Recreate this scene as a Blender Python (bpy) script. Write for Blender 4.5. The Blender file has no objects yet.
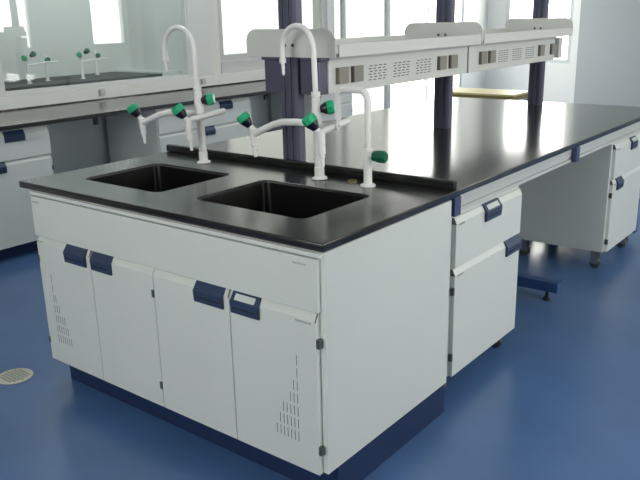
import bpy, bmesh, math, random
from mathutils import Vector, Matrix
random.seed(4)
S = bpy.context.scene
COL = S.collection

# ------------------------------------------------------------------ camera
cam_d = bpy.data.cameras.new('camera')
cam_d.sensor_width = 36.0
cam_d.lens = 748.03 / 640 * 36.0
cam_d.clip_start = 0.05
cam_d.clip_end = 200
cam = bpy.data.objects.new('camera', cam_d)
COL.objects.link(cam)
def cam_matrix(pos, yaw, pitch, roll):
    cy, sy, cp, sp = math.cos(yaw), math.sin(yaw), math.cos(pitch), math.sin(pitch)
    f = Vector((cy*cp, sy*cp, sp)); rt = Vector((sy, -cy, 0)); up = rt.cross(f)
    c, s = math.cos(roll), math.sin(roll)
    r2 = c*rt + s*up; u2 = -s*rt + c*up
    m = Matrix((r2, u2, -f)).transposed().to_4x4()
    m.translation = Vector(pos)
    return m
cam.matrix_world = cam_matrix((2.7053, -1.5299, 1.4471), 2.2400, -0.2922, -0.0226)
S.camera = cam

# ------------------------------------------------------------------ world, light, exposure
W = bpy.data.worlds.new('sky'); S.world = W; W.use_nodes = True
bg = W.node_tree.nodes['Background']
bg.inputs[0].default_value = (1.0, 0.995, 0.94, 1)
bg.inputs[1].default_value = 8.0
S.view_settings.view_transform = 'Standard'
S.view_settings.look = 'None'
S.view_settings.exposure = 0.0
S.view_settings.gamma = 1.0
S.view_settings.use_curve_mapping = False
def portal(loc, rot, sx, sy):
    l = bpy.data.lights.new('window_portal', 'AREA'); l.shape = 'RECTANGLE'; l.size = sx; l.size_y = sy
    l.cycles.is_portal = True
    o = bpy.data.objects.new('window_portal', l); o.location = loc; o.rotation_euler = rot; COL.objects.link(o)
def aisle_fill(loc, sx, sy, power):  # added fill light over the left aisle, not a room fixture
    l = bpy.data.lights.new('aisle_fill', 'AREA'); l.shape = 'RECTANGLE'; l.size = sx; l.size_y = sy
    l.energy = power; l.color = (1.0, 0.98, 0.93)
    o = bpy.data.objects.new('aisle_fill', l); o.location = loc; COL.objects.link(o)
P2 = math.pi/2
aisle_fill((-.7, 1.3, 2.98), .3, 1.2, 16)
aisle_fill((-.7, 4.0, 2.98), .3, 1.2, 16)
portal((-2.42, 4.3, 1.95), (0, -P2, 0), 1.7, 1.6)      # towards +x
portal((-2.42, 6.76, 1.45), (0, -P2, 0), 2.7, 2.94)
portal((-1.62, 9.02, 1.75), (-P2, 0, 0), 0.97, 2.05)   # towards -y
portal((5.02, 1.4, 1.9), (0, P2, 0), 1.9, 2.2)         # towards -x
portal((5.02, 5.5, 1.9), (0, P2, 0), 1.9, 1.3)
portal((5.02, 7.75, 1.9), (0, P2, 0), 1.9, 0.85)
portal((1.2, -3.52, 1.9), (P2, 0, 0), 1.8, 1.9)        # towards +y

# ------------------------------------------------------------------ materials
def mat(name, col, rough=0.5, spec=0.5, metal=0.0, noise=0.0, nscale=20.0, bump=0.0, coat=0.0, rvar=0.0):
    m = bpy.data.materials.new(name); m.use_nodes = True
    nt = m.node_tree; b = nt.nodes['Principled BSDF']
    b.inputs['Base Color'].default_value = (*col, 1)
    b.inputs['Roughness'].default_value = rough
    b.inputs['Specular IOR Level'].default_value = spec
    b.inputs['Metallic'].default_value = metal
    b.inputs['Coat Weight'].default_value = coat
    if noise or bump or rvar:
        tc = nt.nodes.new('ShaderNodeTexCoord')
        n = nt.nodes.new('ShaderNodeTexNoise'); n.inputs['Scale'].default_value = nscale; n.inputs['Detail'].default_value = 5
        nt.links.new(tc.outputs['Object'], n.inputs['Vector'])
        if noise:
            r = nt.nodes.new('ShaderNodeValToRGB')
            r.color_ramp.interpolation = 'EASE'
            r.color_ramp.elements[0].position = 0.15; r.color_ramp.elements[1].position = 0.85
            r.color_ramp.elements[0].color = (*[c*(1-noise) for c in col], 1)
            r.color_ramp.elements[1].color = (*[min(1, c*(1+noise)) for c in col], 1)
            nt.links.new(n.outputs['Fac'], r.inputs[0]); nt.links.new(r.outputs[0], b.inputs['Base Color'])
        if bump:
            bp = nt.nodes.new('ShaderNodeBump'); bp.inputs['Strength'].default_value = bump; bp.inputs['Distance'].default_value = 0.002
            nt.links.new(n.outputs['Fac'], bp.inputs['Height']); nt.links.new(bp.outputs[0], b.inputs['Normal'])
        if rvar:
            mr = nt.nodes.new('ShaderNodeMapRange')
            mr.inputs['To Min'].default_value = max(0.02, rough-rvar); mr.inputs['To Max'].default_value = rough+rvar
            nt.links.new(n.outputs['Fac'], mr.inputs[0]); nt.links.new(mr.outputs[0], b.inputs['Roughness'])
    return m
def glass_mat(name, fac, tint=(1, 1, 1)):
    m = bpy.data.materials.new(name); m.use_nodes = True; nt = m.node_tree
    for n in list(nt.nodes):
        if n.type != 'OUTPUT_MATERIAL': nt.nodes.remove(n)
    out = nt.nodes['Material Output']
    t = nt.nodes.new('ShaderNodeBsdfTransparent'); t.inputs[0].default_value = (*tint, 1)
    g = nt.nodes.new('ShaderNodeBsdfGlossy'); g.inputs['Roughness'].default_value = 0.02
    fr = nt.nodes.new('ShaderNodeFresnel')
    ge = nt.nodes.new('ShaderNodeNewGeometry'); ir = nt.nodes.new('ShaderNodeMapRange')
    ir.inputs['To Min'].default_value = 1.5; ir.inputs['To Max'].default_value = 1/1.5
    nt.links.new(ge.outputs['Backfacing'], ir.inputs[0]); nt.links.new(ir.outputs[0], fr.inputs[0])
    mu = nt.nodes.new('ShaderNodeMath'); mu.operation = 'MULTIPLY'; mu.inputs[1].default_value = fac; mu.use_clamp = True
    mx = nt.nodes.new('ShaderNodeMixShader')
    nt.links.new(fr.outputs[0], mu.inputs[0]); nt.links.new(mu.outputs[0], mx.inputs[0])
    nt.links.new(t.outputs[0], mx.inputs[1]); nt.links.new(g.outputs[0], mx.inputs[2]); nt.links.new(mx.outputs[0], out.inputs[0])
    return m
M = {
 'white':   mat('white_powder_coat', (0.68, 0.71, 0.67), 0.31, 0.45, noise=0.015, nscale=3),
 'seam':    mat('dark_seam', (0.10, 0.11, 0.11), 0.6),
 'black':   mat('black_epoxy_resin', (0.011, 0.012, 0.011), 0.20, 0.68, noise=0.15, nscale=60, rvar=0.01),
 'gloss':   mat('polished_black_resin', (0.024, 0.025, 0.023), 0.155, 1.0, noise=0.15, nscale=60, rvar=0.01),
 'basin':   mat('black_basin_plastic', (0.003, 0.003, 0.003), 0.35, 0.2),
 'floor':   mat('blue_epoxy_floor', (0.075, 0.156, 0.332), 0.26, 0.65, noise=0.09, nscale=2.6),
 'navy':    mat('navy_plinth', (0.014, 0.030, 0.090), 0.45, 0.4),
 'blue':    mat('blue_steel_foot', (0.03, 0.075, 0.22), 0.4),
 'handle':  mat('slate_blue_plastic', (0.030, 0.050, 0.105), 0.32, 0.5),
 'clip':    mat('slate_blue_cap', (0.055, 0.065, 0.15), 0.4, 0.5),
 'post':    mat('slate_blue_aluminium', (0.080, 0.084, 0.130), 0.36, 0.5),
 'card':    mat('white_card', (0.62, 0.66, 0.62), 0.35),
 'ink':     mat('grey_ink', (0.36, 0.38, 0.38), 0.6),
 'slot':    mat('dark_slot', (0.03, 0.03, 0.03), 0.8),
 'hinge':   mat('dark_hinge_steel', (0.12, 0.13, 0.12), 0.4, metal=0.6),
 'tap':     mat('white_epoxy_tap', (0.88, 0.88, 0.87), 0.22, 0.5),
 'green':   mat('green_knob', (0.022, 0.43, 0.20), 0.35, 0.4),
 'dgreen':  mat('dark_green_knob', (0.006, 0.12, 0.06), 0.3, 0.5),
 'knobblk': mat('black_blue_knob_base', (0.010, 0.010, 0.022), 0.35),
 'taupe':   mat('taupe_socket', (0.27, 0.26, 0.22), 0.45),
 'socket_side': mat('brown_socket_side', (0.13, 0.12, 0.10), 0.5),
 'rack':    mat('pale_grey_rack_paint', (0.67, 0.68, 0.65), 0.42, noise=0.01, nscale=4),
 'alu':     mat('anodised_aluminium', (0.60, 0.61, 0.59), 0.38, 0.5, metal=0.2),
 'rubber':  mat('black_rubber', (0.02, 0.022, 0.02), 0.55),
 'steel':   mat('caster_steel', (0.35, 0.36, 0.35), 0.35, metal=0.8),
 'wheel':   mat('grey_caster_wheel', (0.07, 0.075, 0.07), 0.5),
 'brass':   mat('brass_ring', (0.35, 0.28, 0.14), 0.35, metal=0.8),
 'wall':    mat('painted_wall', (0.68, 0.69, 0.66), 0.7, 0.3, noise=0.02, nscale=2),
 'panel':   mat('grey_wall_panel', (0.335, 0.365, 0.36), 0.6, 0.3, noise=0.02, nscale=2),
 'ceiling': mat('white_ceiling', (0.75, 0.76, 0.75), 0.8),
 'frame':   mat('grey_window_frame', (0.50, 0.52, 0.52), 0.4),
 'sill':    mat('pale_grey_ledge', (0.70, 0.73, 0.70), 0.4, 0.5),
 'hood':    mat('fume_hood_white', (0.64, 0.67, 0.66), 0.35, 0.5),
 'liner':   mat('fume_hood_liner', (0.74, 0.78, 0.76), 0.45),
 'hoodtop': mat('dark_grey_ceramic', (0.035, 0.042, 0.042), 0.5, 0.3),
 'wood':    mat('pale_yellow_wood', (0.60, 0.52, 0.25), 0.4, noise=0.08, nscale=12),
 'woodedge': mat('brown_wood_edge', (0.22, 0.17, 0.06), 0.5),
 'grille':  mat('cream_drain_grille', (0.55, 0.57, 0.46), 0.4),
 'pane':    glass_mat('window_glass', 1.0),
 'dimmed':  glass_mat('dimmed_window_glass', 1.0, (0.40, 0.41, 0.40)),  # grey put into the panes to dim their light and worktop reflection
 'sash':    glass_mat('sash_glass', 1.9, (0.97, 0.99, 0.985)),
}

# ------------------------------------------------------------------ mesh helpers
class MB:
    def __init__(s): s.bm = bmesh.new()
    def box(s, x0, x1, y0, y1, z0, z1):
        v = [s.bm.verts.new((x, y, z)) for z in (z0, z1) for y in (y0, y1) for x in (x0, x1)]
        for f in ((0,2,3,1),(4,5,7,6),(0,1,5,4),(2,6,7,3),(0,4,6,2),(1,3,7,5)):
            s.bm.faces.new([v[i] for i in f])
        return s
    def rings(s, rs, cap0=True, cap1=True, closed=False):
        n = len(rs[0]); vs = [[s.bm.verts.new(p) for p in r] for r in rs]
        m = len(vs)
        for i in range(m if closed else m-1):
            a, b = vs[i], vs[(i+1) % m]
            for k in range(n):
                s.bm.faces.new((a[k], a[(k+1) % n], b[(k+1) % n], b[k]))
        if cap0 and not closed: s.bm.faces.new(list(reversed(vs[0])))
        if cap1 and not closed: s.bm.faces.new(vs[-1])
        return s
    def prism(s, pts, axis, a, b):      # polygon in the other two axes (cyclic order), extruded along axis
        def q(p, t):
            return {'x': (t, p[0], p[1]), 'y': (p[0], t, p[1]), 'z': (p[0], p[1], t)}[axis]
        return s.rings([[q(p, a) for p in pts], [q(p, b) for p in pts]])
    def lathe(s, base, axis, prof, n=16, cap=True):   # prof: (distance along axis, radius)
        ax = Vector(axis).normalized(); u = ax.orthogonal().normalized(); w = ax.cross(u); b = Vector(base)
        rs = [[b + ax*t + (u*math.cos(2*math.pi*k/n) + w*math.sin(2*math.pi*k/n))*max(r, 1e-4) for k in range(n)] for t, r in prof]
        return s.rings(rs, cap, cap)
    def tube(s, pts, r, n=12):
        P = [Vector(p) for p in pts]; rr = r if isinstance(r, (list, tuple)) else [r]*len(P)
        u = None; rs = []
        for i, p in enumerate(P):
            t = (P[min(i+1, len(P)-1)] - P[max(i-1, 0)]).normalized()
            u = t.orthogonal().normalized() if u is None else (u - t*u.dot(t)).normalized()
            w = t.cross(u)
            rs.append([p + (u*math.cos(2*math.pi*k/n) + w*math.sin(2*math.pi*k/n))*rr[i] for k in range(n)])
        return s.rings(rs)
    def build(s, name, m, parent=None, bevel=0.0, smooth=False, seg=2, loc=None):
        bmesh.ops.recalc_face_normals(s.bm, faces=s.bm.faces)
        me = bpy.data.meshes.new(name); s.bm.to_mesh(me); s.bm.free()
        me.materials.append(M[m] if isinstance(m, str) else m)
        if smooth:
            for p in me.polygons: p.use_smooth = True
        o = bpy.data.objects.new(name, me); COL.objects.link(o)
        if parent is not None: o.parent = parent
        if loc: o.location = loc
        if bevel:
            b = o.modifiers.new('bevel', 'BEVEL'); b.width = bevel; b.segments = seg; b.limit_method = 'ANGLE'; b.angle_limit = math.radians(35)
        if smooth:
            md = o.modifiers.new('edges', 'EDGE_SPLIT'); md.split_angle = math.radians(40)
        return o
def box(name, m, parent, *a, bevel=0.0, loc=None): return MB().box(*a).build(name, m, parent, bevel, loc=loc)
def thing(name, label, cat, loc=(0, 0, 0), rz=0.0, group=None):
    o = bpy.data.objects.new(name, None); o.empty_display_size = 0.1; COL.objects.link(o)
    o.location = loc; o.rotation_euler = (0, 0, rz); tag(o, label, cat, group); return o
def tag(o, label, cat, group=None):
    o['label'] = label; o['category'] = cat
    if group: o['group'] = group
    return o
def struct(o): o['kind'] = 'structure'; return o
def arc(cx, cy, r, a0, a1, n):
    return [(cx + r*math.cos(math.radians(a0+(a1-a0)*i/n)), cy + r*math.sin(math.radians(a0+(a1-a0)*i/n))) for i in range(n+1)]
def rrect(x0, x1, y0, y1, r, n=5):
    return arc(x1-r, y1-r, r, 0, 90, n) + arc(x0+r, y1-r, r, 90, 180, n) + arc(x0+r, y0+r, r, 180, 270, n) + arc(x1-r, y0+r, r, 270, 360, n)
def slab_with_holes(name, outer, holes, z0, z1, m, parent, bevel=0.003):
    cu = bpy.data.curves.new(name+'_c', 'CURVE'); cu.dimensions = '2D'; cu.fill_mode = 'BOTH'
    for loop in [outer]+holes:
        sp = cu.splines.new('POLY'); sp.points.add(len(loop)-1); sp.use_cyclic_u = True
        for i, p in enumerate(loop): sp.points[i].co = (p[0], p[1], 0, 1)
    cu.extrude = (z1-z0)/2 - bevel; cu.bevel_depth = bevel; cu.bevel_resolution = 1; cu.offset = -bevel
    t = bpy.data.objects.new('tmp', cu); COL.objects.link(t)
    dg = bpy.context.evaluated_depsgraph_get()
    me = bpy.data.meshes.new_from_object(t.evaluated_get(dg))
    bpy.data.objects.remove(t); bpy.data.curves.remove(cu)
    me.name = name; me.materials.clear(); me.materials.append(M[m])
    for v in me.vertices: v.co.z += (z0+z1)/2
    o = bpy.data.objects.new(name, me); COL.objects.link(o)
    if parent is not None: o.parent = parent
    return o

# ------------------------------------------------------------------ room shell
XL, XR, YB, YF, ZC = -2.40, 5.0, -3.5, 9.0, 3.0
struct(box('floor', 'floor', None, -3.3, XR+.2, YB-.2, YF+.2, -.1, 0))
struct(box('ceiling', 'ceiling', None, -3.3, XR+.2, YB-.2, YF+.2, ZC, ZC+.1))
w = MB()                                       # left wall: behind the fume hood it steps back
w.box(-3.3, -3.15, YB-.2, 3.42, 0, ZC)
w.box(-3.15, XL, 3.36, 3.42, .95, ZC)
T = XL-.2
w.box(T, XL, 3.42, 5.14, 0, 1.05); w.box(T, XL, 3.42, 5.14, 2.75, ZC)
w.box(T, XL, 5.14, 5.24, 0, ZC)
w.box(T, XL, 5.24, 8.25, 0, .06); w.box(T, XL, 5.24, 8.25, 2.85, ZC)
w.box(T, XL, 8.25, YF+.2, 0, ZC)
w.box(T, XL, 3.42, 3.50, 1.05, 2.75)
struct(w.build('wall_left', 'wall', None))
w = MB()
w.box(XL, -2.11, YF, YF+.2, 0, ZC); w.box(-2.11, -1.13, YF, YF+.2, 0, .725); w.box(-2.11, -1.13, YF, YF+.2, 2.75, ZC)
w.box(-1.13, XR+.2, YF, YF+.2, 0, ZC)
struct(w.build('wall_far', 'wall', None))
struct(box('wall_far_panel', 'panel', None, -.875, XR, 8.55, YF, 0, ZC))
w = MB()
edges = [(YB-.2, .3), (2.5, 4.85), (6.15, 7.33), (8.17, YF+.2)]
for a, b in edges: w.box(XR, XR+.2, a, b, 0, ZC)
w.box(XR, XR+.2, .3, 2.5, 0, .95); w.box(XR, XR+.2, .3, 2.5, 2.85, ZC)
for a, b in ((4.85, 6.15), (7.33, 8.17)):
    w.box(XR, XR+.2, a, b, 0, .95); w.box(XR, XR+.2, a, b, 2.85, ZC)
struct(w.build('wall_right', 'wall', None))
w = MB()
w.box(-3.3, .3, YB-.2, YB, 0, ZC); w.box(2.1, XR+.2, YB-.2, YB, 0, ZC)
w.box(.3, 2.1, YB-.2, YB, 0, .95); w.box(.3, 2.1, YB-.2, YB, 2.85, ZC)
struct(w.build('wall_back', 'wall', None))

def window(name, ax, pos, a, b, z0, z1, mull, t=.05, out=1, gm='pane', transom=None):
    """frame with mullions in the plane ax=pos, pane as a child"""
    f = MB()
    def bx(p0, p1, q0, q1, d0, d1):
        if ax == 'x': f.box(d0, d1, p0, p1, q0, q1)
        else: f.box(p0, p1, d0, d1, q0, q1)
    d0, d1 = (pos-.06, pos-.01) if out < 0 else (pos+.01, pos+.06)
    bx(a, a+t, z0, z1, d0, d1); bx(b-t, b, z0, z1, d0, d1); bx(a+t, b-t, z0, z0+t, d0, d1); bx(a+t, b-t, z1-t, z1, d0, d1)
    for m_ in mull: bx(m_-t/2, m_+t/2, z0+t, z1-t, d0, d1)
    if transom: bx(a+t, b-t, transom, transom+t, d0, d1)
    o = struct(f.build(name, 'frame', None))
    g = MB(); c = (d0+d1)/2
    if ax == 'x': g.box(c-.003, c+.003, a+t*.6, b-t*.6, z0+t*.6, z1-t*.6)
    else: g.box(a+t*.6, b-t*.6, c-.003, c+.003, z0+t*.6, z1-t*.6)
    g.build('pane', gm, o)
    return o
window('window_1', 'x', XL, 3.50, 5.14, 1.05, 2.75, [], .06, -1, 'dimmed')
window('window_2', 'x', XL, 5.24, 6.38, .06, 2.85, [5.47], .035, -1, 'dimmed', 1.66)
window('window_8', 'x', XL, 6.38, 8.25, .06, 2.85, [7.31], .035, -1)
window('window_3', 'y', YF, -2.11, -1.13, .725, 2.75, [], .05, 1)
window('window_4', 'x', XR, .3, 2.5, .95, 2.85, [1.4], .06, 1)
window('window_5', 'x', XR, 4.85, 6.15, .95, 2.85, [5.5], .06, 1)
window('window_6', 'x', XR, 7.33, 8.17, .95, 2.85, [], .06, 1)
window('window_7', 'y', YB, .3, 2.1, .95, 2.85, [1.2], .06, -1)
# service ledge behind the wall bench
l = MB(); l.box(-3.15, -2.29, -2.6, 3.36, 0, .945); l.box(-2.40, -2.29, 3.36, 5.42, 0, .945)
struct(l.build('trim_1', 'sill', None, .004))
l = MB(); l.box(-2.40, -2.385, 3.50, 5.14, .945, 1.05)
struct(l.build('trim_2', 'frame', None))

# ------------------------------------------------------------------ cabinet fronts (front looks to local -y)
def front_panel(name, parent, x0, x1, zb, zt, th=.018, y=0.0, m='white'):
    b = MB(); c = .022
    b.prism([(y, zb), (y-th, zb), (y-th, zt-c), (y-th*.35, zt), (y, zt)], 'x', x0, x1)
    return b.build(name, m, parent, .0018)
def grip(parent, x0, x1, zt, th=.018, y=0.0, card=False):
    """slate blue grip wrapped over the sloping top edge of a front"""
    b = MB(); f = y-th
    pr = [(f-.001, zt-.066), (f-.010, zt-.064), (f-.013, zt-.026), (y-th*.35-.004, zt+.003), (y-.002, zt+.003), (y-.002, zt-.001), (y-th*.35, zt-.001), (f-.001, zt-.024)]
    b.prism(pr, 'x', x0, x1)
    h = b.build('handle', 'handle', parent, .0015)
    g = MB(); xm = (x0+x1)/2
    g.box(x0+.012, x1-.012, f-.0135, f-.011, zt-.047, zt-.043)
    g.build('groove', 'slot', h)
    n0 = Vector((0, f-.013, zt-.026)); n1 = Vector((0, y-th*.35-.004, zt+.003)); d = (n1-n0)
    nor = Vector((0, -d.z, d.y)).normalized()
    nor = nor if nor.y < 0 else -nor
    if card:
        k = MB(); q0 = n0+d*.22; q1 = n0+d*.80; e = nor*.0012
        w2 = (x1-x0)*.36
        k.rings([[q0+e+Vector((xm-w2, 0, 0)), q0+e+Vector((xm+w2, 0, 0)), q1+e+Vector((xm+w2, 0, 0)), q1+e+Vector((xm-w2, 0, 0))],
                 [q0+Vector((xm-w2, 0, 0)), q0+Vector((xm+w2, 0, 0)), q1+Vector((xm+w2, 0, 0)), q1+Vector((xm-w2, 0, 0))]])
        c = k.build('card_window', 'card', h); c['label'] = 'white card slip'
    return h
def end_cap(parent, x, zt, th=.018, y=0.0):
    b = MB(); f = y-th
    b.prism([(f-.001, zt-.024), (y-th*.35-.001, zt+.001), (y, zt+.001), (y, zt-.024)], 'x', x-.002, x+.002)
    return b.build('end_cap', 'seam', parent)
def hinge(parent, x, z, th=.018, y=0.0, w_=.012, h_=.028):
    return box('hinge', 'hinge', parent, x-w_/2, x+w_/2, y-th-.002, y-th+.012, z-h_/2, z+h_/2, bevel=.001)
def small_marks(parent, x0, x1, z, f, h=.008):
    """row of tiny unreadable printed strokes"""
    b = MB(); x = x0; rnd = random.Random(7)
    while x < x1:
        wd = rnd.uniform(.0015, .003)
        b.box(x, x+wd, f-.0006, f, z-h*rnd.uniform(.3, .5), z+h*rnd.uniform(.3, .5)); x += wd+.0022
    return b.build('printed_mark', 'ink', parent)
def vent_triangle(parent, xs, z_top, f, side):
    """triangle of short upright slots growing wider towards the bottom; side +1: straight edge right"""
    b = MB(); z = z_top; pitch = .014
    for row in range(7):
        n = 1 if row == 0 else row
        for k in range(n+ (1 if row > 3 else 0)):
            x = xs - side*k*pitch*1.02
            b.box(x-.0010, x+.0010, f-.0005, f+.0008, z-.032, z)
        z -= .042
    return b.build('vent_slots', 'slot', parent)

# ------------------------------------------------------------------ sink cabinet
SX = .088
sc = thing('sink_cabinet', 'white four-door lab sink cabinet on a navy plinth under the black double basin top', 'cabinet', (SX, 0, 0))
Wd = 1.507-SX
FY = .001
b = MB(); b.box(0, .018, FY, .724, .127, .824); b.box(Wd-.018, Wd, FY, .724, .127, .824); b.box(.018, Wd-.018, FY+.0005, .02, .127, .824); b.box(.018, Wd-.018, .706, .7235, .127, .824); b.box(.018, Wd-.018, .02, .706, .127, .15)
b.build('carcass', 'white', sc, .0015)
box('plinth', 'navy', sc, .004, Wd-.008, .058, .724, 0, .127)
fa = MB().box(.004, Wd-.014, FY-.016, FY, .648, .806).build('fascia_panel', 'white', sc, .0015)
small_marks(fa, .012, .06, .785, FY-.016)
small_marks(fa, Wd-.10, Wd-.05, .785, FY-.016)
box('top_rail', 'white', sc, .0, Wd-.002, FY-.014, FY-.0005, .811, .8235, bevel=.001)
db = [.008, .351, .699, 1.058, Wd-.018]
f0 = FY-.018
for i in range(4):
    d = front_panel('door', sc, db[i]+.0014, db[i+1]-.0014, .125, .643, y=FY)
    if i in (0, 2): grip(d, db[i+1]-.028-.122, db[i+1]-.022, .643, y=FY)
    else: grip(d, db[i]+.014, db[i]+.128, .643, y=FY, card=(i == 3))
    end_cap(d, db[i+1]-.004 if i in (0, 2) or i == 3 else db[i]+.004, .643, y=FY)
    hx = {0: db[0]+.002, 1: db[2]-.006, 2: db[2]+.006, 3: db[4]+.004}[i]
    if i != 2:
        hinge(d, hx, .555, y=FY); hinge(d, hx, .21, y=FY)
    if i == 0: vent_triangle(d, .078, .50, f0, -1); small_marks(d, .012, .05, .640-.012, f0-.0003)
    if i == 3: vent_triangle(d, 1.411-SX, .50, f0, 1); small_marks(d, Wd-.095, Wd-.04, .612, f0-.0003)

# ------------------------------------------------------------------ sink worktop with two basins
st = thing('sink_worktop', 'black resin worktop holding two rectangular basins on the white sink cabinet', 'worktop', (0, 0, .825))
H1 = (.178, .628, .165, .545); H2 = (.805, 1.297, .172, .545)
slab_with_holes('slab', rrect(-.004, 1.506, -.001, .790, .005, 2), [list(reversed(rrect(*H1, .03))), list(reversed(rrect(*H2, .03)))], 0, .025, 'black', st, .003)
bs = MB(); bs.prism([(.762, .0252), (.762, .050), (.766, .057), (.784, .057), (.789, .053), (.789, .0252)], 'x', -.014, 1.492)
bs.build('backsplash', 'black', st, .003)
for hx0, hx1, hy0, hy1 in (H1, H2):
    bb = MB()
    def rg(ins, z, r): return [(p[0], p[1], z) for p in rrect(hx0+ins, hx1-ins, hy0+ins, hy1-ins, r)]
    bb.rings([rg(.0005, .0215, .03), rg(.010, .018, .028), rg(.012, .008, .026), rg(.026, -.20, .03), rg(.045, -.225, .03),
              rg(.040, -.2255, .03), rg(.02, -.20, .03), rg(.004, .006, .03), rg(.0005, .008, .03)], closed=True)
    bo = bb.build('basin', 'basin', st, smooth=True)
    fl = MB(); fl.rings([[(p[0], p[1], -.224) for p in rrect(hx0+.043, hx1-.043, hy0+.043, hy1-.043, .03)], [(p[0], p[1], -.2255) for p in rrect(hx0+.043, hx1-.043, hy0+.043, hy1-.043, .03)]])
    fl.build('basin_floor', 'basin', bo)
    wst = MB(); wst.lathe(((hx0+hx1)/2, (hy0+hy1)/2, -.224), (0, 0, 1), [(0, .03), (.004, .03), (.004, .02), (.002, .018)])
    wst.build('waste', 'rubber', bo, smooth=True)
# brass hole ring on the worktop
rg_ = MB(); rg_.rings([[( .018*math.cos(a), .018*math.sin(a), .0) for a in [k*math.pi/12 for k in range(24)]],
                      [( .018*math.cos(a), .018*math.sin(a), .003) for a in [k*math.pi/12 for k in range(24)]],
                      [( .012*math.cos(a), .012*math.sin(a), .003) for a in [k*math.pi/12 for k in range(24)]],
                      [( .012*math.cos(a), .012*math.sin(a), .0) for a in [k*math.pi/12 for k in range(24)]]], closed=True)
tag(rg_.build('hole_ring', 'brass', None, smooth=True, loc=(1.105, .695, .85)), 'small brass ring around a hole in the black top beside the short tap', 'ring')

# ------------------------------------------------------------------ taps
def knob(parent, base, axis, m='green', s=1.0):
    s *= 1.14
    ax = Vector(axis).normalized(); b0 = Vector(base)
    k = MB().lathe(b0, ax, [(0, .011*s), (.004*s, .013*s), (.022*s, .0215*s), (.026*s, .0215*s)], 10).build('knob_base', 'knobblk', parent, smooth=True)
    c = MB().lathe(b0+ax*.026*s, ax, [(0, .0225*s), (.003*s, .0245*s), (.020*s, .0235*s), (.026*s, .019*s)], 8).build('knob_cap', m, parent, .0015*s)
    c['label'] = 'green knob cap'
def nozzle(mb, top, s=1.0):
    mb.lathe(top, (.034, 0, -1), [(0, .0140), (.055*s, .0140), (.058*s, .0105), (.072*s, .0105), (.074*s, .0075), (.085*s, .0085), (.087*s, .007), (.098*s, .008), (.1*s, .006), (.112*s, .007), (.114*s, .005)], 12)
def lab_tap(loc, swivel, label, cdx, vx):
    t = thing('lab_tap', label, 'tap', loc); t.rotation_euler = (0, -.034, 0)
    MB().lathe((0, 0, 0), (0, 0, 1), [(0, .030), (.005, .030), (.008, .026), (.010, .019), (.045, .019), (.047, .0165), (.19, .0165), (.193, .0185), (.26, .0185), (.263, .0165), (.30, .0165), (.303, .0135)], 20).build('stem', 'tap', t, smooth=True)
    g = MB(); r = .104; z0 = .474; cs, sn = math.cos(swivel), math.sin(swivel)
    g.tube([(0, 0, .29), (0, 0, .315)], .0145); g.tube([(0, 0, .309), (0, 0, .326)], .0175)
    pts = [(0, 0, .326), (0, 0, .40), (0, 0, z0-.02)]
    for i in range(0, 15):
        a = math.radians(180*i/14); d = r - r*math.cos(a)
        pts.append((-d*cs, d*sn, z0 + r*.86*math.sin(a)))
    e = (-2*r*cs, 2*r*sn)
    pts.append((*e, z0-.03))
    g.tube(pts, .0105, 14)
    g.build('gooseneck', 'tap', t, smooth=True)
    n = MB(); n.tube([(*e, z0-.028), (*e, z0-.046)], .0135); n.lathe((*e, z0-.046), (0, 0, -1), [(0, .008), (.012, .006), (.016, .0075), (.028, .0055), (.032, .007), (.046, .0045)], 12)
    n.build('spout_nozzle', 'tap', t, smooth=True)
    # arm with a valve reaching out to the left
    a = MB(); za = .205
    k_ = vx/-.332
    a.tube([(.0, 0, za), (-.10*k_, 0, za+.006), (-.17*k_, 0, za+.004), (-.22*k_, 0, za-.008), (-.28*k_, 0, za-.030), (-.33*k_, 0, za-.050)], .0138)
    arm = a.build('side_arm', 'tap', t, smooth=True)
    v = MB(); v.lathe((vx, 0, za-.024), (0, 0, -1), [(0, .011), (.003, .0155), (.045, .0155)], 14); nozzle(v, (vx, 0, za-.055), .76)
    v.tube([(vx, 0, za-.036), (vx-.012, -.007, za-.016)], .012)
    vv = v.build('side_valve', 'tap', t, smooth=True)
    knob(vv, (vx-.010, -.006, za-.018), (-.45, -.3, .8))
    # cross tube running towards the user with a second valve
    c = MB(); zc = .200; bx_ = cdx + (.024 if cdx < .05 else -.01)
    c.tube([(bx_, .095, zc+.010), (cdx, -.075, zc-.008)], .0125); c.lathe((bx_, .095, zc+.010), (bx_-cdx, .17, .018), [(0, .0125), (.006, .0115), (.009, .007)], 12)
    c.tube([(0, 0, zc), ((cdx+bx_)/2, .01, zc)], .012)
    c.build('cross_arm', 'tap', t, smooth=True)
    f = MB(); fy = -.085; fx = cdx; f.lathe((fx, fy, zc), (0, 0, -1), [(0, .011), (.003, .0155), (.05, .0155)], 14); nozzle(f, (fx, fy, zc-.045), .78)
    f.tube([(fx, fy, zc-.016), (fx-.014, fy-.01, zc+.004)], .012)
    fv = f.build('front_valve', 'tap', t, smooth=True)
    knob(fv, (fx-.012, fy-.008, zc+.002), (-.42, -.35, .8))
    # upper valve on the stem, knob to the right
    u = MB(); u.tube([(0, 0, .262), (.02, -.004, .266)], .0115)
    uv = u.build('upper_valve', 'tap', t, smooth=True)
    knob(uv, (.012, .004, .262), (.75, .5, .12), s=.95)
    return t
lab_tap((.352, .655, .8512), math.radians(6), 'white triple lab tap with green knobs behind the left basin', .022, -.385)
lab_tap((.979, .66, .8512), math.radians(16), 'white triple lab tap with green knobs behind the right basin', .082, -.328)
t = thing('short_tap', 'short white tap with a squared bend and one dark green knob', 'tap', (1.2, .66, .85))
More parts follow.
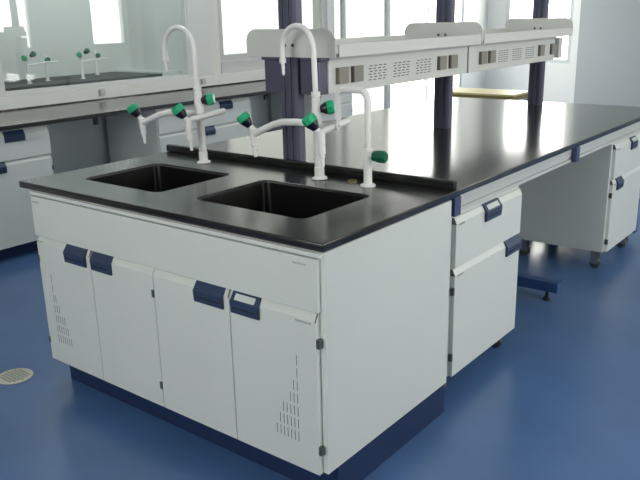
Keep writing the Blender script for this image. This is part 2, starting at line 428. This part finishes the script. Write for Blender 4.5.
b = MB(); b.lathe((0, 0, 0), (0, 0, 1), [(0, .028), (.005, .028), (.008, .024), (.010, .0155), (.135, .0155), (.138, .0125)], 20)
pts = [(0, 0, .13), (0, 0, .305)] + [(-.035+.035*math.cos(math.radians(a_)), 0, .305+.035*math.sin(math.radians(a_))) for a_ in range(15, 91, 15)]
pts += [(-.100+.0+.03*math.cos(math.radians(a_)), 0, .310-.0+.03*math.sin(math.radians(a_))) for a_ in range(95, 181, 15)] + [(-.130, 0, .25)]
b.tube(pts, .0115, 14)
b.build('stem', 'tap', t, smooth=True)
n = MB().lathe((-.130, 0, .252), (0, 0, -1), [(0, .0125), (.02, .0125), (.022, .008), (.034, .0065), (.036, .008), (.048, .006), (.05, .0075), (.062, .005)], 12).build('spout_nozzle', 'tap', t, smooth=True)
v = MB(); v.tube([(0, 0, .112), (.024, 0, .112)], .011); vv = v.build('valve', 'tap', t, smooth=True)
k = MB().lathe((.022, 0, .112), (1, 0, 0), [(0, .014), (.004, .019), (.03, .023), (.048, .022), (.056, .016)], 8).build('knob_cap', 'dgreen', vv, .0015)
k['label'] = 'dark green knob cap'

# ------------------------------------------------------------------ island bench
BY0, BY1 = .7915, 3.45
bf = thing('laboratory_bench', 'long central bench with glossy black worktop, pale apron rails and blue steel feet', 'bench', (.75, 2.1, 0))
MB().box(-.75, .75, BY0-2.1, BY1-2.1, .825, .85).build('worktop', 'gloss', bf, .004)
def L(x): return x-.75
def Ly(y): return y-2.1
for sx in (1, -1):
    a = MB(); x1 = sx*.722; x0 = sx*.672
    xa, xb = min(x0, x1), max(x0, x1)
    a.box(xa, xb, Ly(.797), Ly(3.43), .776, .8245)
    a.box(xa, xb+.003*(sx > 0), Ly(.797), Ly(3.43), .752, .766)
    a.box(xa+.006, xb-.006, Ly(.80), Ly(3.42), .766, .776)
    a.build('apron_rail', 'alu', bf, .002)
    for y in (.790, 1.985, 3.40):
        c = MB(); xq = sorted((sx*.728, sx*.748))
        c.box(xq[0]-.004, xq[1], Ly(y-.024), Ly(y+.024), .752, .822)
        c.build('frame_cap', 'clip', bf, .004)
for y in (.838, 2.05, 3.37):
    e = MB(); reach = .16 if y < 1 else .684
    e.box(-.684, reach, Ly(y-.03), Ly(y+.03), .055, .108)
    e.build('foot_bar', 'blue', bf, .004)
    for x in (-.12, .12):
        box('upright', 'post', bf, x-.03, x+.03, Ly(y-.025), Ly(y+.025), .108, .752, bevel=.003)
    box('cross_rail', 'post', bf, -.672, .672, Ly(y-.02), Ly(y+.02), .776, .8245)
    for x in (-.62, .62):
        if x > reach: x = .10
        MB().lathe((x, Ly(y), 0), (0, 0, 1), [(0, .020), (.012, .020), (.020, .010), (.055, .008)], 12).build('levelling_foot', 'rubber', bf, smooth=True)

MB().box(-.012, .012, Ly(1.45), Ly(2.018), .02, .7515).box(-.012, .012, Ly(2.082), Ly(3.338), .02, .7515).build('light_blocker', 'panel', bf)  # added boards that keep window light off the floor beneath the bench
def caster(parent, x, y, zb=.09):
    b = MB(); b.box(x-.022, x+.022, y-.022, y+.022, zb-.006, zb-.0005)
    b.box(x-.017, x-.014, y-.03, y+.012, .03, zb-.005); b.box(x+.014, x+.017, y-.03, y+.012, .03, zb-.005)
    c = b.build('caster', 'steel', parent)
    MB().lathe((x-.0125, y-.012, .0305), (1, 0, 0), [(0, .024), (.003, .030), (.022, .030), (.025, .024)], 20)  .build('wheel', 'wheel', c, smooth=True)
def pedestal(loc, w_, d_, label, g1, g2, zb):
    """drawer over door cabinet on casters, front to local -y, turned to face +x"""
    t = thing('mobile_pedestal', label, 'cabinet', loc, P2)
    b = MB(); b.box(0, w_, 0, d_, zb, .745); b.build('carcass', 'white', t, .0015)
    dr = front_panel('drawer', t, .022, w_-.002, .535, .728, y=-.0005)
    grip(dr, *g1, .728, y=-.0005, card=True); end_cap(dr, .022, .728, y=-.0005); small_marks(dr, .04, .09, .728-.028, -.0187)
    do = front_panel('door', t, .022, w_-.002, zb+.002, .529, y=-.0005)
    grip(do, *g2, .529, y=-.0005, card=False); end_cap(do, .022, .529, y=-.0005); small_marks(do, .04, .09, .529-.028, -.0187)
    hinge(do, .016, .445, y=-.0005); hinge(do, .016, .175, y=-.0005)
    for x in (.045, w_-.05):
        for y in (.06, d_-.06): caster(t, x, y, zb)
    return t
pedestal((1.452, .812, 0), .605, .55, 'white drawer pedestal on casters beside the sink cabinet under the central bench', (.25, .385), (.46, .60), .09)
pedestal((1.450, 2.65, 0), .58, .55, 'white drawer pedestal on casters at the far end of the central bench', (.29, .39), (.085, .185), .112)

# ------------------------------------------------------------------ reagent rack on the bench
RX = .735
rk = thing('reagent_rack', 'grey two-bay reagent rack with socket trunking and slate posts along the central bench', 'rack', (RX, 2.03, .85))
def Ry(y): return y-2.03
def Rz(z): return z-.85
PY = (.821, 2.045, 3.295)
for y in PY:
    p = MB(); h, d = .046, .026
    prof = [(-h, -d*.7), (-h+.012, -d), (-.020, -d), (-.020, -d+.008), (-.013, -d+.008), (-.013, -d), (.013, -d), (.013, -d+.008), (.020, -d+.008), (.020, -d), (h-.012, -d), (h, -d*.7)]
    prof += [(-a_, -c_) for a_, c_ in prof]
    ox = -.014 if y == PY[0] else 0
    p.prism([(a_+ox, Ry(y)+c_) for a_, c_ in prof], 'z', 0.0005, 1.35)
    p.build('post', 'post', rk, .0015)
segs = ((.853, 2.016), (2.032, 3.19))
for si, (ya, yb) in enumerate(segs):
    du = MB(); du.box(-.150, .150, Ry(ya), Ry(yb), Rz(1.145), Rz(1.280))
    tr = du.build('socket_trunking', 'rack', rk, .003)
    rail = MB(); rail.box(-.158, .158, Ry(ya), Ry(yb), Rz(1.280), Rz(1.2885)); rail.build('trunking_lid', 'rack', rk)
    soc = [.902, 1.006, 1.712, 1.824] if si == 0 else [2.150, 2.255, 2.930, 3.115]
    for y in soc:
        s_ = MB(); s_.box(.1505, .164, Ry(y), Ry(y+.066), Rz(1.181), Rz(1.245))
        so = s_.build('socket', 'taupe', tr, .002)
        box('socket_edge', 'socket_side', so, .1505, .1645, Ry(y-.006), Ry(y), Rz(1.181), Rz(1.245))
    lo, hi = soc[1]+.10, soc[2]-.03
    for gidx in range(3):
        g0 = lo + (hi-lo)*gidx/3 + .02; g1 = lo + (hi-lo)*(gidx+1)/3 - .03
        vb = MB()
        for c in range(4):
            for r in range(6):
                y = g0 + (g1-g0)*c/4 + (.008 if r % 2 else 0); z = Rz(1.178) + r*.0115
                vb.box(.1500, .1508, Ry(y), Ry(y+(g1-g0)/4*.62), z, z+.0035)
        vb.build('vent_slots', 'slot', tr)
    sh = MB(); s0, s1 = (PY[si]+.004, PY[si+1]-.018) if si == 0 else (PY[si]+.006, PY[si+1]-.012)
    sh.box(-.222, -.050, Ry(s0), Ry(s1), Rz(1.292), Rz(1.304)); sh.box(.050, .222, Ry(s0), Ry(s1), Rz(1.292), Rz(1.304))
    sh.box(-.050, .050, Ry(s0+.05), Ry(s1-.05), Rz(1.292), Rz(1.304))
    sh.box(.216, .2225, Ry(s0), Ry(s1), Rz(1.2895), Rz(1.337)); sh.box(-.2225, -.216, Ry(s0), Ry(s1), Rz(1.2895), Rz(1.337))
    sh.build('shelf', 'rack', rk, .0015)
for y in PY:
    q = MB(); yy = y-.030
    pr = [(-.228, Rz(1.2895)), (.228, Rz(1.2895)), (.228, Rz(1.347))] + arc(.178, Rz(1.347), .05, 0, 90, 6)[1:] + arc(-.178, Rz(1.347), .05, 90, 180, 6)
    q.prism([(a_, c_) for a_, c_ in pr], 'y', Ry(yy), Ry(yy+.003))
    e = q.build('end_plate', 'rack', rk)
    for x in (-.02, .02):
        MB().lathe((x, Ry(yy), Rz(1.335)), (0, -1, 0), [(0, .007), (.004, .006)], 10).build('bolt', 'seam', e)
    if y == PY[0]:
        for sgn in (-1, 1):
            m_ = MB(); x0, x1 = sorted((sgn*.047, sgn*.142))
            m_.box(x0, x1, Ry(.800), Ry(.8525), Rz(1.146), Rz(1.276)); xl, xh = sorted((sgn*.047, sgn*.156)); m_.box(xl, xh, Ry(.797), Ry(.8525), Rz(1.276), Rz(1.2885))
            m_.build('end_bracket', 'post', rk, .003)
    else:
        for sgn in (-1, 1):
            x0, x1 = sorted((sgn*.047, sgn*.146))
            ya, yb = (2.0165, 2.0315) if y == PY[1] else (y-.031, y+.028)
            box('end_bracket', 'seam' if y == PY[1] else 'rack', rk, x0, x1, Ry(ya), Ry(yb), Rz(1.15), Rz(1.275))

# ------------------------------------------------------------------ wall bench on the left
wb = MB().box(-2.2885, -1.565, -2.6, 4.64, .822, .85).box(-2.2885, -2.282, -2.6, 4.64, .8502, .860).build('wall_worktop', 'gloss', None, .003)
tag(wb, 'black worktop of the bench along the left wall in front of the fume hood', 'worktop')
for y in (1.50, 3.20):
    c = MB(); c.box(-1.60, -1.57, y-.012, y+.012, .775, .8215); c.box(-1.585, -1.57, y-.02, y+.01, .800, .8215)
    tag(c.build('bench_clip', 'rubber', None, .003), 'small black clip under the wall bench edge, ' + ('left of the left tap' if y < 2 else 'left of the nearest rack post'), 'clip')
def wall_cabinet(y0, w_, label, g1, g2, plinth=True):
    t = thing('base_cabinet', label, 'cabinet', (-1.625, y0, 0), P2)
    MB().box(0, w_, 0, .60, .09, .8215).build('carcass', 'white', t, .0015)
    box('plinth', 'navy', t, .01, w_-.01, .06, .60, 0, .09)
    dr = front_panel('drawer', t, .003, w_-.003, .632, .806, y=-.0005); grip(dr, *g1, .806, y=-.0005)
    do = front_panel('door', t, .003, w_-.003, .092, .626, y=-.0005); grip(do, *g2, .626, y=-.0005)
    end_cap(dr, w_-.005, .806, y=-.0005); end_cap(do, w_-.005, .626, y=-.0005)
    hinge(do, w_-.006, .54, y=-.0005); hinge(do, w_-.006, .18, y=-.0005)
    return t
wall_cabinet(.50, .66, 'white base cabinet with blue-handled drawer under the wall bench at the left edge', (.35, .485), (.19, .335))
wall_cabinet(2.05, .99, 'wide white base cabinet under the wall bench seen behind the left tap', (.63, .77), (.40, .56))
wall_cabinet(3.98, .50, 'white base cabinet at the far end of the wall bench seen past the short tap', (.18, .31), (.05, .18))

# ------------------------------------------------------------------ fume hood on the ledge
fh = thing('fume_hood', 'white glass-fronted fume hood with black interior worktop standing on the left wall ledge', 'fume hood', (-2.7, 2.2, .9455))
def hx(x): return x+2.7
def hy(y): return y-2.2
def hz(z): return z-.9455
for ya, yb in ((.95, 1.30), (3.02, 3.305)):
    p = MB(); p.box(hx(-3.12), hx(-2.31), hy(ya), hy(yb), 0, 1.75)
    p.box(hx(-2.31), hx(-2.305), hy(ya+.02), hy(yb-.05), .02, 1.75)
    p.build('side_post', 'hood', fh, .006)
box('back_liner', 'liner', fh, hx(-3.12), hx(-3.08), hy(1.30), hy(3.02), 0, 1.75)
box('canopy', 'hood', fh, hx(-3.12), hx(-2.31), hy(1.30), hy(3.02), 1.55, 1.75, bevel=.004)
box('airfoil_sill', 'hood', fh, hx(-2.40), hx(-2.31), hy(1.30), hy(3.02), 0, .030, bevel=.004)
box('worktop', 'hoodtop', fh, hx(-3.08), hx(-2.40), hy(1.30), hy(2.80), 0, .048, bevel=.003)
box('side_ledge', 'hood', fh, hx(-3.08), hx(-2.40), hy(2.802), hy(3.02), 0, .060, bevel=.003)
sa = MB(); sa.box(hx(-2.352), hx(-2.346), hy(1.301), hy(3.019), .031, 1.545)
sa.build('sash_glass', 'sash', fh)
def ledge_socket(y, lab):
    o = MB().box(-2.2895, -2.280, y-.03, y+.03, .88, .93).build('wall_socket', 'frame', None, .002)
    MB().box(-2.2798, -2.279, y-.03, y-.012, .882, .928).build('socket_slot', 'taupe', o)
    tag(o, lab, 'socket')
ledge_socket(2.08, 'small grey socket on the pale ledge front, left of the left gooseneck')
ledge_socket(3.16, 'small grey socket on the pale ledge front below the hood right post')
def hood_tap(x, y, kind, lab):
    t = thing('hood_tap', lab, 'tap', (x, y, .9938))
    MB().lathe((0, 0, 0), (0, 0, 1), [(0, .022), (.006, .022), (.009, .012), (.19, .011), (.20, .007)], 12).build('stem', 'tap', t, smooth=True)
    if kind == 0:
        MB().tube([(0, 0, .135), (0, .17, .15), (0, .26, .15)], .006).build('side_arm', 'tap', t, smooth=True)
        k = MB(); k.tube([(0, 0, .17), (.02, 0, .185)], .008); k = k.build('valve', 'tap', t)
        knob(k, (.01, -.01, .18), (.5, -.6, .3), s=.8); knob(k, (.01, .03, .20), (.5, .3, .4), 'dgreen', s=.8)
    else:
        k = MB(); k.tube([(0, 0, .15), (.02, 0, .16)], .008); k = k.build('valve', 'tap', t)
        knob(k, (.012, 0, .155), (.9, -.2, .2), 'dgreen', s=.8)
hood_tap(-2.60, 1.665, 0, 'leftmost white tap with a side arm inside the fume hood')
hood_tap(-2.72, 1.90, 1, 'small white tap with one dark knob, second from left inside the fume hood')
hood_tap(-2.61, 2.15, 0, 'white tap with a side arm nearest the middle of the fume hood')
hood_tap(-2.90, 2.50, 1, 'rightmost small white tap at the back of the fume hood')

hl = bpy.data.lights.new('hood_fill', 'AREA'); hl.shape = 'RECTANGLE'; hl.size = .3; hl.size_y = 1.4; hl.energy = 7.5; hl.color = (.97, 1, .99)  # fill light added to brighten the inside of the hood
ho = bpy.data.objects.new('hood_fill', hl); ho.location = (-2.7, 2.1, 2.48); COL.objects.link(ho)

# ------------------------------------------------------------------ far table and floor drain
ft = thing('table', 'low yellow-topped table beyond the far end of the central bench', 'table', (-.42, 4.82, 0))
b = MB().box(-.33, .42, -.20, .22, .735, .752).build('tabletop', 'wood', ft, .002)
box('apron', 'woodedge', ft, -.325, .415, -.195, .215, .70, .7345)
for x in (-.29, .38):
    for y in (-.16, .18): box('leg', 'alu', ft, x-.02, x+.02, y-.02, y+.02, 0, .6995)
dr = thing('floor_drain', 'round cream slotted drain cover set in the blue floor', 'drain cover', (-.118, -.075, 0))
MB().lathe((0, 0, .0005), (0, 0, 1), [(0, .074), (.003, .074), (.004, .072)], 32).build('cover', 'grille', dr, smooth=True)
sl = MB()
for i in range(-5, 6):
    x = i*.0118; hh = math.sqrt(max(0, .062**2-x*x))
    for j in range(-4, 5):
        y0 = j*.0145
        if abs(y0)+.005 < hh: sl.box(x-.0028, x+.0028, y0-.0052, y0+.0052, .0040, .0049)
sl.build('slots', 'seam', dr)
